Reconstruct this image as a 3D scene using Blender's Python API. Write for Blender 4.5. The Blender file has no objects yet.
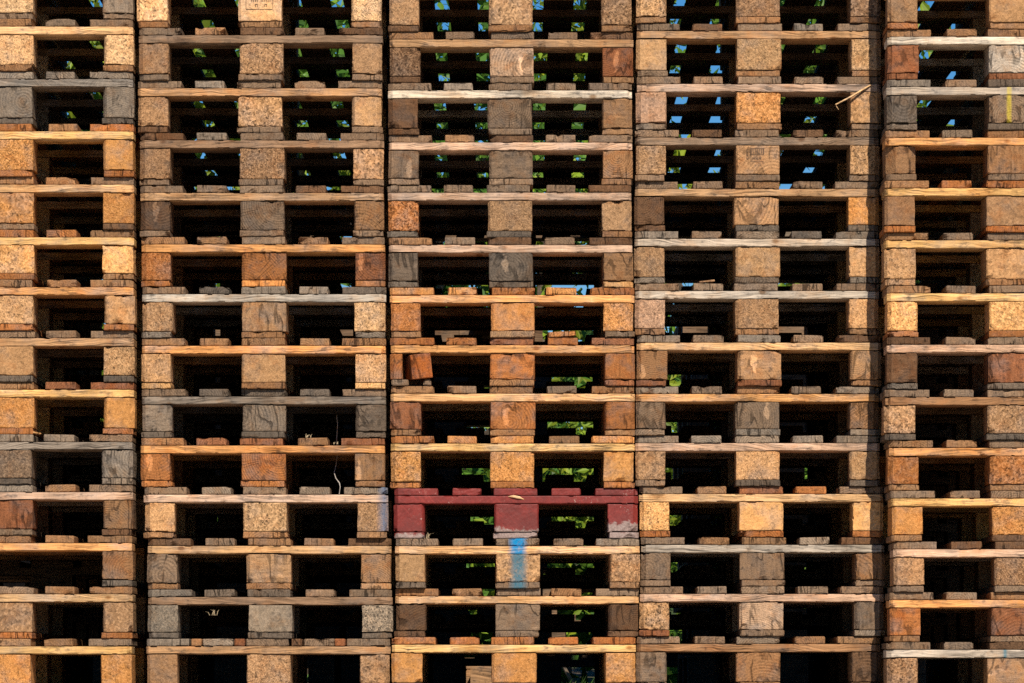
import bpy, math, random
from mathutils import Vector, noise, Matrix

SC = bpy.context.scene
COL = SC.collection
RNG = random.Random(7)

# ------------------------------------------------------------------ layout constants
K = 0.8 / 247.0            # metres per photograph pixel on the front plane of the stacks
D = 15.5                   # camera distance to that plane
HZ = 690.0                 # pixel row of the horizon
ZC = 0.030                 # eye height above the yard the stacks stand on
SUN_EL, SUN_AZ = math.radians(40), math.radians(13)


def W(px, py, y=0.0):
    f = K * (D + y) / D
    return Vector(((px - 512.0) * f, y, ZC + (HZ - py) * f))


# ------------------------------------------------------------------ object helpers
def link(name, mesh, parent=None, mat=None, color=None, loc=None):
    o = bpy.data.objects.new(name, mesh)
    COL.objects.link(o)
    if parent is not None:
        o.parent = parent
    if loc is not None:
        o.location = loc
    if mat is not None and mesh is not None and not mesh.materials:
        mesh.materials.append(mat)
    if color is not None:
        o.color = (*color, 1.0)
    return o


def tag(o, label=None, cat=None, group=None, kind=None):
    if label:
        o['label'] = label
    if cat:
        o['category'] = cat
    if group:
        o['group'] = group
    if kind:
        o['kind'] = kind
    return o


def loops(a, n, e0, e1):
    """coordinates from -a to a with edge loops at distance e0 / e1 from the two ends"""
    inner = [-a + e0 + (2 * a - e0 - e1) * i / n for i in range(n + 1)]
    return [-a] + inner + [a]


def timber(name, sx, sy, sz, n=(6, 2, 4), e=0.004, rough=0.0012, wear=0.7, ch=(0, 0), seed=0, bow=0.0, dent=0.0, brk=(), wane=0.0):
    """A worn piece of timber: box with broken arrises, dents, optional big chamfers on the two front upright corners
    (front = -y).  Origin at its centre."""
    ax, ay, az = sx / 2, sy / 2, sz / 2
    e = min(e, sz * 0.22, sx * 0.22)
    xs = loops(ax, n[0], ch[0] or e, ch[1] or e)
    ys = loops(ay, n[1], max(ch[0], ch[1]) or e, e)
    zs = loops(az, n[2], e, e)
    nx, ny, nz = len(xs) - 1, len(ys) - 1, len(zs) - 1
    idx, verts = {}, []
    so = Vector((seed * 1.37 % 97, seed * 2.11 % 89, seed * 0.73 % 83))
    for i, x in enumerate(xs):
        for j, y in enumerate(ys):
            for k, z in enumerate(zs):
                on = (i in (0, nx), j in (0, ny), k in (0, nz))
                if not any(on):
                    continue
                p = Vector((x, y, z))
                q = p
                cl = ch[0] and i == 0 and j == 0
                cr = ch[1] and i == nx and j == 0
                if cl or cr:
                    c = ch[0] if cl else ch[1]
                    q = q + Vector((c / 2 if cl else -c / 2, c / 2, 0))
                if sum(on) >= 2:
                    a = wear * (0.22 + 0.5 * max(0.0, noise.noise(p * 45 + so))) + 0.05
                    dd = 0.0
                    if dent:
                        cn = noise.cell_vector(p * 55 + so)
                        if noise.noise(p * 11 + so * 1.7) > 0.16 and cn.x > 0.45:
                            dd = dent * (0.12 + 0.38 * cn.y)
                    w = e * max(0.05, a) + dd
                    ux = (1 if i == 0 else -1) if on[0] and not (cl or cr) else 0
                    uy = (1 if j == 0 else -1) if on[1] and not (cl or cr) else 0
                    uz = (1 if k == 0 else -1) if on[2] else 0
                    q = q + Vector((ux * min(w, e * 2.5), uy * min(w, e * 2.5), uz * min(w, sz * 0.34)))
                r = noise.noise_vector(p * 20 + so) * rough * 0.8 + noise.noise_vector(p * 130 + so) * rough * 0.7
                # keep the contact faces (top and bottom) flat
                q = q + Vector((r.x if not (on[2] and sum(on) == 1) else 0, r.y, r.z * (0.15 if on[2] else 1)))
                if brk and j <= 1:
                    for (bx_, bz_, br, bd) in brk:
                        dd_ = math.hypot(p.x - bx_, p.z - bz_) / (br * (0.8 + 0.7 * noise.noise(p * 60 + so)))
                        if dd_ < 1:
                            q.y += bd * (1 - dd_ * dd_) * (1.0 if j == 0 else 0.3)
                            if on[2]:
                                q.z += (1 if k == 0 else -1) * bd * 0.45 * (1 - dd_)
                if wane and k == 0 and j <= 1:
                    q.z += wane * max(0.0, noise.noise(Vector((p.x * 4.5, seed * 3.7, 0))) - 0.05) * (1.0 if j == 0 else 0.5)
                if bow:
                    q.z += bow * (1 - (x / ax) ** 2)
                idx[(i, j, k)] = len(verts)
                verts.append(q)
    faces = []
    for i in range(nx):
        for k in range(nz):
            faces.append((idx[i, 0, k], idx[i + 1, 0, k], idx[i + 1, 0, k + 1], idx[i, 0, k + 1]))
            faces.append((idx[i, ny, k], idx[i, ny, k + 1], idx[i + 1, ny, k + 1], idx[i + 1, ny, k]))
    for j in range(ny):
        for k in range(nz):
            faces.append((idx[0, j, k], idx[0, j, k + 1], idx[0, j + 1, k + 1], idx[0, j + 1, k]))
            faces.append((idx[nx, j, k], idx[nx, j + 1, k], idx[nx, j + 1, k + 1], idx[nx, j, k + 1]))
    for i in range(nx):
        for j in range(ny):
            faces.append((idx[i, j, 0], idx[i, j + 1, 0], idx[i + 1, j + 1, 0], idx[i + 1, j, 0]))
            faces.append((idx[i, j, nz], idx[i + 1, j, nz], idx[i + 1, j + 1, nz], idx[i, j + 1, nz]))
    m = bpy.data.meshes.new(name)
    m.from_pydata(verts, [], faces)
    m.update()
    return m


def tube(name, pts, radii, sides=6):
    verts, faces = [], []
    for i, p in enumerate(pts):
        d = (pts[min(i + 1, len(pts) - 1)] - pts[max(i - 1, 0)]).normalized()
        u = d.cross(Vector((0, 1, 0.13))).normalized()
        v = d.cross(u)
        for s in range(sides):
            a = 2 * math.pi * s / sides
            verts.append(p + (u * math.cos(a) + v * math.sin(a)) * radii[i])
    for i in range(len(pts) - 1):
        for s in range(sides):
            t = (s + 1) % sides
            faces.append((i * sides + s, i * sides + t, (i + 1) * sides + t, (i + 1) * sides + s))
    faces.append(tuple(range(sides))[::-1])
    faces.append(tuple((len(pts) - 1) * sides + s for s in range(sides)))
    m = bpy.data.meshes.new(name)
    m.from_pydata(verts, [], faces)
    m.update()
    return m


# ------------------------------------------------------------------ node helpers
class NT:
    def __init__(self, name):
        self.m = bpy.data.materials.new(name)
        self.m.use_nodes = True
        self.t = self.m.node_tree
        self.t.nodes.clear()

    def n(self, typ, **kw):
        nd = self.t.nodes.new(typ)
        for k, v in kw.items():
            setattr(nd, k, v)
        return nd

    def put(self, sock, v):
        if isinstance(v, bpy.types.NodeSocket):
            self.t.links.new(v, sock)
        else:
            sock.default_value = v

    def math(self, op, a, b=None, c=None, clamp=False):
        nd = self.n('ShaderNodeMath', operation=op, use_clamp=clamp)
        self.put(nd.inputs[0], a)
        if b is not None:
            self.put(nd.inputs[1], b)
        if c is not None:
            self.put(nd.inputs[2], c)
        return nd.outputs[0]

    def vmul(self, v, s):
        nd = self.n('ShaderNodeVectorMath', operation='MULTIPLY')
        self.put(nd.inputs[0], v)
        self.put(nd.inputs[1], s)
        return nd.outputs[0]

    def vadd(self, v, s):
        nd = self.n('ShaderNodeVectorMath', operation='ADD')
        self.put(nd.inputs[0], v)
        self.put(nd.inputs[1], s)
        return nd.outputs[0]

    def noise(self, v, scale, detail=3, rough=0.55, dist=0.0):
        nd = self.n('ShaderNodeTexNoise')
        self.put(nd.inputs['Vector'], v)
        nd.inputs['Scale'].default_value = scale
        nd.inputs['Detail'].default_value = detail
        nd.inputs['Roughness'].default_value = rough
        nd.inputs['Distortion'].default_value = dist
        return nd.outputs['Fac']

    def vor(self, v, scale, rnd=1.0, feature='F1'):
        nd = self.n('ShaderNodeTexVoronoi', feature=feature)
        self.put(nd.inputs['Vector'], v)
        nd.inputs['Scale'].default_value = scale
        nd.inputs['Randomness'].default_value = rnd
        return nd

    def ramp(self, f, lo, hi, a=0.0, b=1.0):
        nd = self.n('ShaderNodeMapRange')
        self.put(nd.inputs[0], f)
        nd.inputs[1].default_value = lo
        nd.inputs[2].default_value = hi
        nd.inputs[3].default_value = a
        nd.inputs[4].default_value = b
        return nd.outputs[0]

    def mix(self, f, a, b, blend='MIX'):
        nd = self.n('ShaderNodeMix', data_type='RGBA', blend_type=blend)
        self.put(nd.inputs[0], f)
        self.put(nd.inputs[6], a)
        self.put(nd.inputs[7], b)
        return nd.outputs[2]

    def scale_col(self, c, f):
        nd = self.n('ShaderNodeVectorMath', operation='SCALE')
        self.put(nd.inputs[0], c)
        self.put(nd.inputs['Scale'], f)
        return nd.outputs[0]

    def finish(self, col, rough=0.8, height=None, bump=0.3, dist=0.002, spec=0.2, translucent=None):
        b = self.n('ShaderNodeBsdfPrincipled')
        self.put(b.inputs['Base Color'], col)
        self.put(b.inputs['Roughness'], rough)
        b.inputs['Specular IOR Level'].default_value = spec
        if height is not None:
            bn = self.n('ShaderNodeBump')
            bn.inputs['Strength'].default_value = bump
            bn.inputs['Distance'].default_value = dist
            self.put(bn.inputs['Height'], height)
            self.t.links.new(bn.outputs[0], b.inputs['Normal'])
        out = self.n('ShaderNodeOutputMaterial')
        sh = b.outputs[0]
        if translucent:
            tr = self.n('ShaderNodeBsdfTranslucent')
            self.put(tr.inputs[0], col)
            mx = self.n('ShaderNodeMixShader')
            mx.inputs[0].default_value = translucent
            self.t.links.new(sh, mx.inputs[1])
            self.t.links.new(tr.outputs[0], mx.inputs[2])
            sh = mx.outputs[0]
        self.t.links.new(sh, out.inputs[0])
        return self.m


def wood_inputs(N):
    oi = N.n('ShaderNodeObjectInfo')
    tc = N.n('ShaderNodeTexCoord')
    r = oi.outputs['Random']
    off = N.n('ShaderNodeCombineXYZ')
    for i, k in enumerate((31.7, 17.3, 23.9)):
        N.put(off.inputs[i], N.math('MULTIPLY', r, k))
    return oi.outputs['Color'], r, tc.outputs['Object'], N.vadd(tc.outputs['Object'], off.outputs[0])


def frac(N, r, k):
    return N.math('FRACT', N.math('MULTIPLY', r, k))


def weather(N, col, v, amt=1.0):
    """slow patches of grey and brown that old timber carries, resin-orange runs, dark stains, small pale scars"""
    w = N.noise(v, 13, 5, 0.65)
    grey = N.n('ShaderNodeHueSaturation')
    grey.inputs['Saturation'].default_value = 0.66
    grey.inputs['Value'].default_value = 0.66
    N.put(grey.inputs['Color'], col)
    col = N.mix(N.ramp(w, 0.47, 0.66, 0, 0.9 * amt), col, grey.outputs[0])
    w2 = N.noise(N.vadd(v, (3.1, 5.7, 9.3)), 19, 4, 0.65)
    col = N.mix(N.ramp(w2, 0.52, 0.68, 0, 0.62 * amt), col, N.vmul(col, (0.90, 0.63, 0.40)))
    s = N.noise(v, 52, 4, 0.7)
    col = N.mix(N.ramp(s, 0.56, 0.68, 0, 0.8 * amt), col, N.scale_col(col, 0.30))
    p = N.noise(N.vadd(v, (7.7, 1.3, 2.9)), 60, 3, 0.7)
    col = N.mix(N.ramp(p, 0.64, 0.72, 0, 0.55 * amt), col, N.vadd(N.scale_col(col, 1.35), (0.06, 0.05, 0.035)))
    return col


def paint_layer(N, col, paint):
    """sprayed paint at a place in the yard: ((r,g,b), x centre, half width, soft, z low, z high, opacity)"""
    if not paint:
        return col
    g = N.n('ShaderNodeNewGeometry')
    sp = N.n('ShaderNodeSeparateXYZ')
    N.put(sp.inputs[0], g.outputs['Position'])
    rgb, xc, hw, soft, zl, zh, op = paint
    nz = N.noise(g.outputs['Position'], 90, 3)
    d = N.math('ABSOLUTE', N.math('SUBTRACT', sp.outputs[0], xc))
    d = N.math('ADD', d, N.math('MULTIPLY', N.math('SUBTRACT', nz, 0.5), hw * 0.9))
    f = N.ramp(d, hw, hw - soft, 0, op)
    f = N.math('MULTIPLY', f, N.ramp(sp.outputs[2], zl - 0.012, zl + 0.012))
    f = N.math('MULTIPLY', f, N.ramp(sp.outputs[2], zh + 0.012, zh - 0.012))
    f = N.math('MULTIPLY', f, N.ramp(nz, 0.3, 0.55, 0.6, 1))
    return N.mix(f, col, (*rgb, 1))


def mat_chip(paint=None):
    N = NT('pressed_chip_wood')
    c, r, o, v = wood_inputs(N)
    rot = N.n('ShaderNodeVectorRotate', rotation_type='Y_AXIS')
    N.put(rot.inputs['Vector'], v)
    N.put(rot.inputs['Angle'], N.math('MULTIPLY', r, 6.0))
    # slender chips lying every way: three sets of stretched cells turned against each other
    fine = N.noise(v, 330, 3, 0.7)
    k = N.ramp(fine, 0.3, 0.7, 0.74, 1.16)
    fl = None
    amp = N.ramp(frac(N, r, 13.1), 0, 1, 0.3, 1.2)
    size = N.ramp(frac(N, r, 71.3), 0, 1, 0.55, 1.25)
    for i, (ang, sc) in enumerate(((0.2, (150, 200, 330)), (1.25, (130, 200, 300)), (2.3, (180, 200, 380)))):
        q = N.n('ShaderNodeVectorRotate', rotation_type='Y_AXIS')
        N.put(q.inputs['Vector'], rot.outputs[0])
        q.inputs['Angle'].default_value = ang
        vo = N.vor(N.scale_col(N.vmul(q.outputs[0], sc), size), 1.0)
        se = N.n('ShaderNodeSeparateColor')
        N.put(se.inputs[0], vo.outputs['Color'])
        bright = N.math('MULTIPLY', N.math('GREATER_THAN', se.outputs[0], 0.80), N.ramp(se.outputs[1], 0, 1, 0.15, 0.60))
        darkc = N.math('MULTIPLY', N.math('LESS_THAN', se.outputs[0], 0.13), 0.34)
        bright = N.math('MULTIPLY', bright, amp)
        fl = bright if fl is None else N.math('MAXIMUM', fl, bright)
        k = N.math('SUBTRACT', k, N.math('MULTIPLY', darkc, amp))
    slow = N.noise(v, 30, 3, 0.6)
    k = N.math('ADD', N.math('ADD', k, fl), N.ramp(slow, 0.3, 0.7, -0.14, 0.14))
    k = N.math('MAXIMUM', k, 0.2)
    col = N.scale_col(c, k)
    pale = N.mix(0.3, col, (0.66, 0.44, 0.25, 1))
    col = N.mix(N.math('MULTIPLY', fl, 0.8), col, pale)
    col = weather(N, col, v, 0.65)
    col = paint_layer(N, col, paint)
    h = N.math('ADD', N.math('MULTIPLY', fl, 0.7), N.math('MULTIPLY', fine, 0.6))
    return N.finish(col, 0.88, h, 0.75, 0.004, 0.12)


def cracks(N, v, r, stretch, scale, width, amount):
    n = N.noise(N.vmul(v, stretch), scale, 2, 0.5, 0.4)
    d = N.math('ABSOLUTE', N.math('SUBTRACT', n, 0.5))
    c = N.ramp(d, width * 0.35, width, 1, 0)
    gate = N.ramp(N.noise(v, 11, 1), 0.46, 0.58)
    return N.math('MULTIPLY', N.math('MULTIPLY', c, gate), amount)


def mat_solid(paint=None):
    """sawn solid block: end grain rings round a heart that lies somewhere else in every piece, checks and cracks"""
    N = NT('sawn_end_grain')
    c, r, o, v = wood_inputs(N)
    sp = N.n('ShaderNodeSeparateXYZ')
    N.put(sp.inputs[0], o)
    wob = N.noise(v, 16, 2)
    fx = N.math('SUBTRACT', sp.outputs[0], N.math('MULTIPLY', N.math('SUBTRACT', frac(N, r, 37.7), 0.5), 0.16))
    fz = N.math('SUBTRACT', sp.outputs[2], N.math('MULTIPLY', N.math('SUBTRACT', frac(N, r, 91.3), 0.62), 0.17))
    rad = N.math('SQRT', N.math('ADD', N.math('MULTIPLY', fx, fx), N.math('MULTIPLY', fz, fz)))
    rad = N.math('ADD', rad, N.math('MULTIPLY', wob, 0.012))
    fr = N.math('ADD', N.math('MULTIPLY', frac(N, r, 7.7), 500), 520)
    ring = N.math('SINE', N.math('MULTIPLY', rad, fr))
    ring = N.math('MULTIPLY', ring, N.ramp(N.noise(v, 20, 2), 0.3, 0.7, 0.1, 1))
    # other pieces show long grain instead of rings
    lg = N.noise(N.vmul(v, (16, 20, 120)), 1.0, 4, 0.65, 0.6)
    lgv = N.noise(N.vmul(v, (120, 20, 14)), 1.0, 4, 0.65, 0.6)
    lsel = N.math('GREATER_THAN', frac(N, r, 5.3), 0.5)
    long = N.math('ADD', N.math('MULTIPLY', lg, lsel), N.math('MULTIPLY', lgv, N.math('SUBTRACT', 1.0, lsel)))
    sel = N.math('GREATER_THAN', frac(N, r, 19.9), 0.42)
    k = N.math('ADD', N.math('MULTIPLY', N.math('MULTIPLY', ring, 0.26), sel),
               N.math('MULTIPLY', N.math('MULTIPLY', N.math('SUBTRACT', long, 0.5), 1.25), N.math('SUBTRACT', 1.0, sel)))
    fine = N.noise(v, 230, 3, 0.65)
    k = N.math('ADD', N.math('ADD', k, 1.0), N.ramp(fine, 0.3, 0.7, -0.27, 0.27))
    ang = N.math('ARCTAN2', fz, fx)
    rc = N.noise(N.vadd(N.vmul(v, (0.0, 0.0, 0.0)), N_combine(N, N.math('MULTIPLY', ang, 2.2), r, 0.0)), 2.4, 1)
    rcr = N.math('MULTIPLY', N.ramp(N.math('ABSOLUTE', N.math('SUBTRACT', rc, 0.5)), 0.003, 0.011, 1, 0), N.ramp(rad, 0.004, 0.02))
    rcr = N.math('MULTIPLY', rcr, N.math('MULTIPLY', sel, N.math('MULTIPLY', N.math('GREATER_THAN', frac(N, r, 53.1), 0.7), N.ramp(N.noise(v, 30, 2), 0.42, 0.6))))
    cr = N.math('MAXIMUM', rcr, cracks(N, v, r, (1, 1, 0.35), 22, 0.04, 1.0))
    col = N.scale_col(c, k)
    ex = N.math('DIVIDE', N.math('SUBTRACT', sp.outputs[0], N.math('MULTIPLY', N.math('SUBTRACT', frac(N, r, 83.1), 0.5), 0.07)), 0.011)
    ez = N.math('DIVIDE', N.math('SUBTRACT', sp.outputs[2], N.math('MULTIPLY', N.math('SUBTRACT', frac(N, r, 67.7), 0.5), 0.05)), 0.034)
    el = N.math('SQRT', N.math('ADD', N.math('MULTIPLY', ex, ex), N.math('MULTIPLY', ez, ez)))
    el = N.math('ADD', el, N.math('MULTIPLY', N.math('SUBTRACT', N.noise(v, 55, 3, 0.6), 0.5), 2.2))
    scar = N.math('MULTIPLY', N.ramp(el, 0.95, 0.7), N.math('GREATER_THAN', frac(N, r, 23.3), 0.86))
    col = N.mix(N.math('MULTIPLY', scar, 0.75), col, N.vadd(N.scale_col(col, 1.7), (0.10, 0.06, 0.03)))
    light = N.ramp(N.noise(N.vmul(v, (1, 1, 1.6)), 20, 3, 0.6), 0.60, 0.72, 0, 0.5)
    col = N.mix(light, col, N.scale_col(col, 1.8))
    col = weather(N, col, v, 0.9)
    col = N.mix(N.math('MULTIPLY', cr, 0.7), col, N.scale_col(col, 0.25))
    col = paint_layer(N, col, paint)
    h = N.math('SUBTRACT', N.math('ADD', N.math('MULTIPLY', k, 0.5), N.math('MULTIPLY', fine, 0.4)), cr)
    return N.finish(col, 0.85, h, 0.75, 0.004, 0.12)


def N_combine(N, x, y, z):
    cb = N.n('ShaderNodeCombineXYZ')
    for i, q in enumerate((x, y, z)):
        N.put(cb.inputs[i], q)
    return cb.outputs[0]


def mat_long(paint=None):
    """edge of a sawn board, grain running along it, a knot here and there"""
    N = NT('sawn_board_edge')
    c, r, o, v = wood_inputs(N)
    slope = N.n('ShaderNodeVectorRotate', rotation_type='Y_AXIS')
    N.put(slope.inputs['Vector'], v)
    N.put(slope.inputs['Angle'], N.math('MULTIPLY', N.math('SUBTRACT', frac(N, r, 3.3), 0.5), 0.16))
    g = slope.outputs[0]
    wv = N.noise(N.vmul(v, (1, 1, 1)), 7, 2)
    gw = N.vadd(g, N_combine(N, 0.0, 0.0, N.math('MULTIPLY', wv, 0.035)))
    a = N.noise(N.vmul(gw, (5, 40, 170)), 1.0, 3, 0.6)
    b = N.noise(N.vmul(gw, (16, 60, 420)), 1.0, 2, 0.6)
    saw = N.noise(N.vmul(v, (220, 30, 20)), 1.0, 2, 0.5)
    sepz = N.n('ShaderNodeSeparateXYZ')
    N.put(sepz.inputs[0], gw)
    band = N.math('SINE', N.math('ADD', N.math('MULTIPLY', sepz.outputs[2], 900), N.math('MULTIPLY', wv, 26)))
    strong = N.ramp(frac(N, r, 11.9), 0.45, 1.0, 0.02, 0.30)
    k = N.math('ADD', N.math('ADD', N.ramp(a, 0.32, 0.68, -0.34, 0.34), N.ramp(b, 0.3, 0.7, -0.2, 0.2)), 1.05)
    k = N.math('ADD', k, N.ramp(saw, 0.3, 0.7, -0.05, 0.05))
    k = N.math('ADD', k, N.math('MULTIPLY', N.math('MULTIPLY', band, strong), N.ramp(N.noise(v, 9, 1), 0.4, 0.6)))
    kn = N.vor(N.vmul(v, (1, 0.2, 1.7)), 7.0)
    knot = N.ramp(kn.outputs['Distance'], 0.05, 0.11, 1, 0)
    slow = N.noise(N.vmul(v, (1, 0.2, 0.3)), 6, 3, 0.6)
    k = N.math('ADD', k, N.ramp(slow, 0.3, 0.7, -0.22, 0.22))
    fd = N.n('ShaderNodeVectorRotate', rotation_type='Y_AXIS')
    N.put(fd.inputs['Vector'], v)
    N.put(fd.inputs['Angle'], N.math('MULTIPLY', N.math('SUBTRACT', N.noise(v, 5, 1), 0.5), 2.4))
    flame = N.noise(N.vmul(fd.outputs[0], (26, 20, 260)), 1.0, 2, 0.5)
    fgate = N.math('MULTIPLY', N.ramp(N.noise(v, 6.5, 1), 0.42, 0.54), N.ramp(frac(N, r, 43.7), 0.25, 0.9, 0.1, 1))
    k = N.math('ADD', k, N.math('MULTIPLY', N.ramp(flame, 0.40, 0.60, -0.46, 0.2), fgate))
    ck = N.noise(N.vmul(gw, (1.4, 20, 85)), 1.0, 2, 0.5, 0.3)
    cr = N.math('MULTIPLY', N.ramp(N.math('ABSOLUTE', N.math('SUBTRACT', ck, 0.5)), 0.010, 0.030, 1, 0), N.ramp(N.noise(v, 8, 1), 0.46, 0.54))
    col = N.scale_col(c, k)
    col = N.mix(N.math('MULTIPLY', knot, 0.85), col, N.vmul(col, (0.46, 0.32, 0.2)))
    col = weather(N, col, N.vmul(v, (0.5, 1, 1)), 0.85)
    col = N.mix(N.math('MULTIPLY', cr, 0.6), col, N.scale_col(col, 0.28))
    col = paint_layer(N, col, paint)
    h = N.math('SUBTRACT', N.math('ADD', N.math('MULTIPLY', a, 0.5), N.math('MULTIPLY', b, 0.4)), N.math('MULTIPLY', cr, 0.8))
    return N.finish(col, 0.8, h, 0.6, 0.004, 0.15)


def mat_end(paint=None):
    """sawn board end: fine shallow arcs, upright checks, grey-brown weathering"""
    N = NT('sawn_board_end')
    c, r, o, v = wood_inputs(N)
    sp = N.n('ShaderNodeSeparateXYZ')
    N.put(sp.inputs[0], o)
    wob = N.noise(v, 20, 2)
    fx = N.math('SUBTRACT', sp.outputs[0], N.math('MULTIPLY', N.math('SUBTRACT', frac(N, r, 37.7), 0.5), 0.10))
    fz = N.math('ADD', sp.outputs[2], N.math('ADD', N.math('MULTIPLY', frac(N, r, 29.1), 0.06), 0.008))
    rad = N.math('SQRT', N.math('ADD', N.math('MULTIPLY', fx, fx), N.math('MULTIPLY', fz, fz)))
    ring = N.math('SINE', N.math('MULTIPLY', N.math('ADD', rad, N.math('MULTIPLY', wob, 0.01)), 900))
    ring = N.math('MULTIPLY', ring, N.ramp(frac(N, r, 61.0), 0.3, 1, 0.02, 0.2))
    fine = N.noise(v, 210, 3, 0.7)
    vert = N.noise(N.vmul(v, (190, 20, 25)), 1.0, 3, 0.6)
    k = N.math('ADD', N.math('ADD', ring, N.ramp(fine, 0.3, 0.7, -0.34, 0.34)), N.ramp(vert, 0.3, 0.7, -0.2, 0.2))
    k = N.math('ADD', k, 1.0)
    ck = N.noise(N.vmul(v, (46, 8, 7)), 1.0, 1, 0.5, 0.5)
    cr = N.math('MULTIPLY', N.ramp(N.math('ABSOLUTE', N.math('SUBTRACT', ck, 0.5)), 0.012, 0.03, 1, 0), N.ramp(N.noise(v, 16, 1), 0.52, 0.6))
    pv = N.ramp(N.noise(N.vmul(v, (1, 0.2, 1)), 22, 3, 0.6), 0.63, 0.72, 0, 0.6)
    col = N.scale_col(c, k)
    col = N.mix(pv, col, N.scale_col(col, 1.7))
    col = weather(N, col, v, 0.72)
    col = N.mix(N.math('MULTIPLY', cr, 0.8), col, N.scale_col(col, 0.15))
    col = paint_layer(N, col, paint)
    h = N.math('SUBTRACT', N.math('ADD', N.math('MULTIPLY', vert, 0.4), N.math('MULTIPLY', fine, 0.6)), cr)
    return N.finish(col, 0.88, h, 0.75, 0.004, 0.1)


def mat_red(bare):
    """dark red paint, scuffed, worn down to pale grey wood below a ragged line when bare is set"""
    N = NT('worn_red_paint')
    c, r, o, v = wood_inputs(N)
    n1 = N.noise(v, 26, 4, 0.6)
    n2 = N.noise(v, 170, 3, 0.7)
    diag = N.n('ShaderNodeVectorRotate', rotation_type='Y_AXIS')
    N.put(diag.inputs['Vector'], v)
    diag.inputs['Angle'].default_value = 0.75
    sc = N.noise(N.vmul(diag.outputs[0], (60, 20, 6)), 2.2, 2, 0.6)
    k = N.math('ADD', N.ramp(n1, 0.3, 0.7, 0.72, 1.2), N.ramp(n2, 0.3, 0.7, -0.18, 0.18))
    k = N.math('ADD', k, N.ramp(sc, 0.56, 0.7, 0, 0.28))
    col = N.scale_col((0.168, 0.021, 0.0165), k)
    dark = N.ramp(N.noise(v, 9, 2), 0.5, 0.66, 0, 0.5)
    col = N.mix(dark, col, (0.085, 0.022, 0.019, 1))
    spot = N.math('MULTIPLY', N.ramp(N.noise(v, 150, 3, 0.7), 0.62, 0.70, 0, 0.7), N.ramp(N.noise(v, 17, 2), 0.5, 0.66))
    col = N.mix(spot, col, (0.42, 0.33, 0.28, 1))
    if bare:
        sp = N.n('ShaderNodeSeparateXYZ')
        N.put(sp.inputs[0], o)
        z = N.math('ADD', sp.outputs[2], N.math('MULTIPLY', N.math('SUBTRACT', N.noise(v, 24, 5, 0.75), 0.5), 0.075))
        f = N.ramp(z, bare[0] + 0.0045, bare[0] - 0.0035, 0, 0.85)
        g = N.scale_col((0.29, 0.225, 0.20), N.ramp(n2, 0.3, 0.7, 0.62, 1.25))
        col = N.mix(f, col, g)
    return N.finish(col, 0.6, N.math('ADD', n2, n1), 0.3, 0.002, 0.3)


def mat_plain(name, rgb, var=0.2, scale=60, rough=0.8, bump=0.2, translucent=None):
    N = NT(name)
    c, r, o, v = wood_inputs(N)
    n = N.noise(v, scale, 3, 0.6)
    col = N.scale_col(rgb, N.ramp(n, 0.3, 0.7, 1 - var, 1 + var))
    return N.finish(col, rough, n, bump, 0.002, 0.15, translucent)


def lin(c):
    c = c / 255.0
    return c / 12.92 if c <= 0.04045 else ((c + 0.055) / 1.055) ** 2.4


# light that falls on the front of the stacks (sun and sky together, at the exposure used): what a white card shows
ILLUM = (1.36, 1.29, 1.20)


def shade(rgb, f=1.0):
    return tuple(min(0.8, lin(q) / i * f * w) for q, i, w in zip(rgb, ILLUM, (1.0, 0.975, 0.92)))


TONE = {
    't': (214, 163, 108), 'y': (222, 160, 88), 'o': (209, 142, 82), 'O': (174, 110, 62), 'c': (240, 212, 178),
    'p': (204, 164, 130), 'w': (184, 165, 145), 'b': (156, 114, 78), 'd': (114, 83, 59), 'k': (140, 113, 89),
    'g': (142, 124, 106), 'G': (110, 95, 81), 'r': (146, 92, 60), 'm': (180, 136, 96),
}
# pressed chip blocks are duller than sawn timber, cross board edges brighter
CTONE = {'Y': (238, 174, 108), 'T': (230, 180, 128), 'y': (203, 140, 78), 't': (200, 152, 105), 'm': (176, 133, 94), 'b': (150, 111, 78), 'O': (176, 110, 58), 'o': (207, 142, 82),
         'd': (114, 84, 60), 'k': (134, 109, 87), 'g': (142, 126, 108), 'p': (200, 154, 121)}
LTONE = {'t': (229, 178, 124), 'y': (237, 183, 114), 'o': (227, 161, 98), 'c': (243, 218, 188), 'p': (216, 174, 142), 'w': (198, 180, 160),
         'b': (168, 124, 86), 'm': (194, 148, 104), 'k': (148, 118, 92), 'g': (150, 134, 118)}
JIT = random.Random(11)


def tone(ch, f=1.0, table=None):
    r, g, b = shade((table or TONE).get(ch) or TONE.get(ch) or CTONE[ch], f)
    s = JIT.uniform(0.78, 1.12)
    h = JIT.uniform(-0.05, 0.05)
    return (min(0.85, r * s * (1 + h)), g * s, b * s * (1 - h))


M_CHIP, M_SOLID, M_LONG, M_END = mat_chip(), mat_solid(), mat_long(), mat_end()

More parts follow.
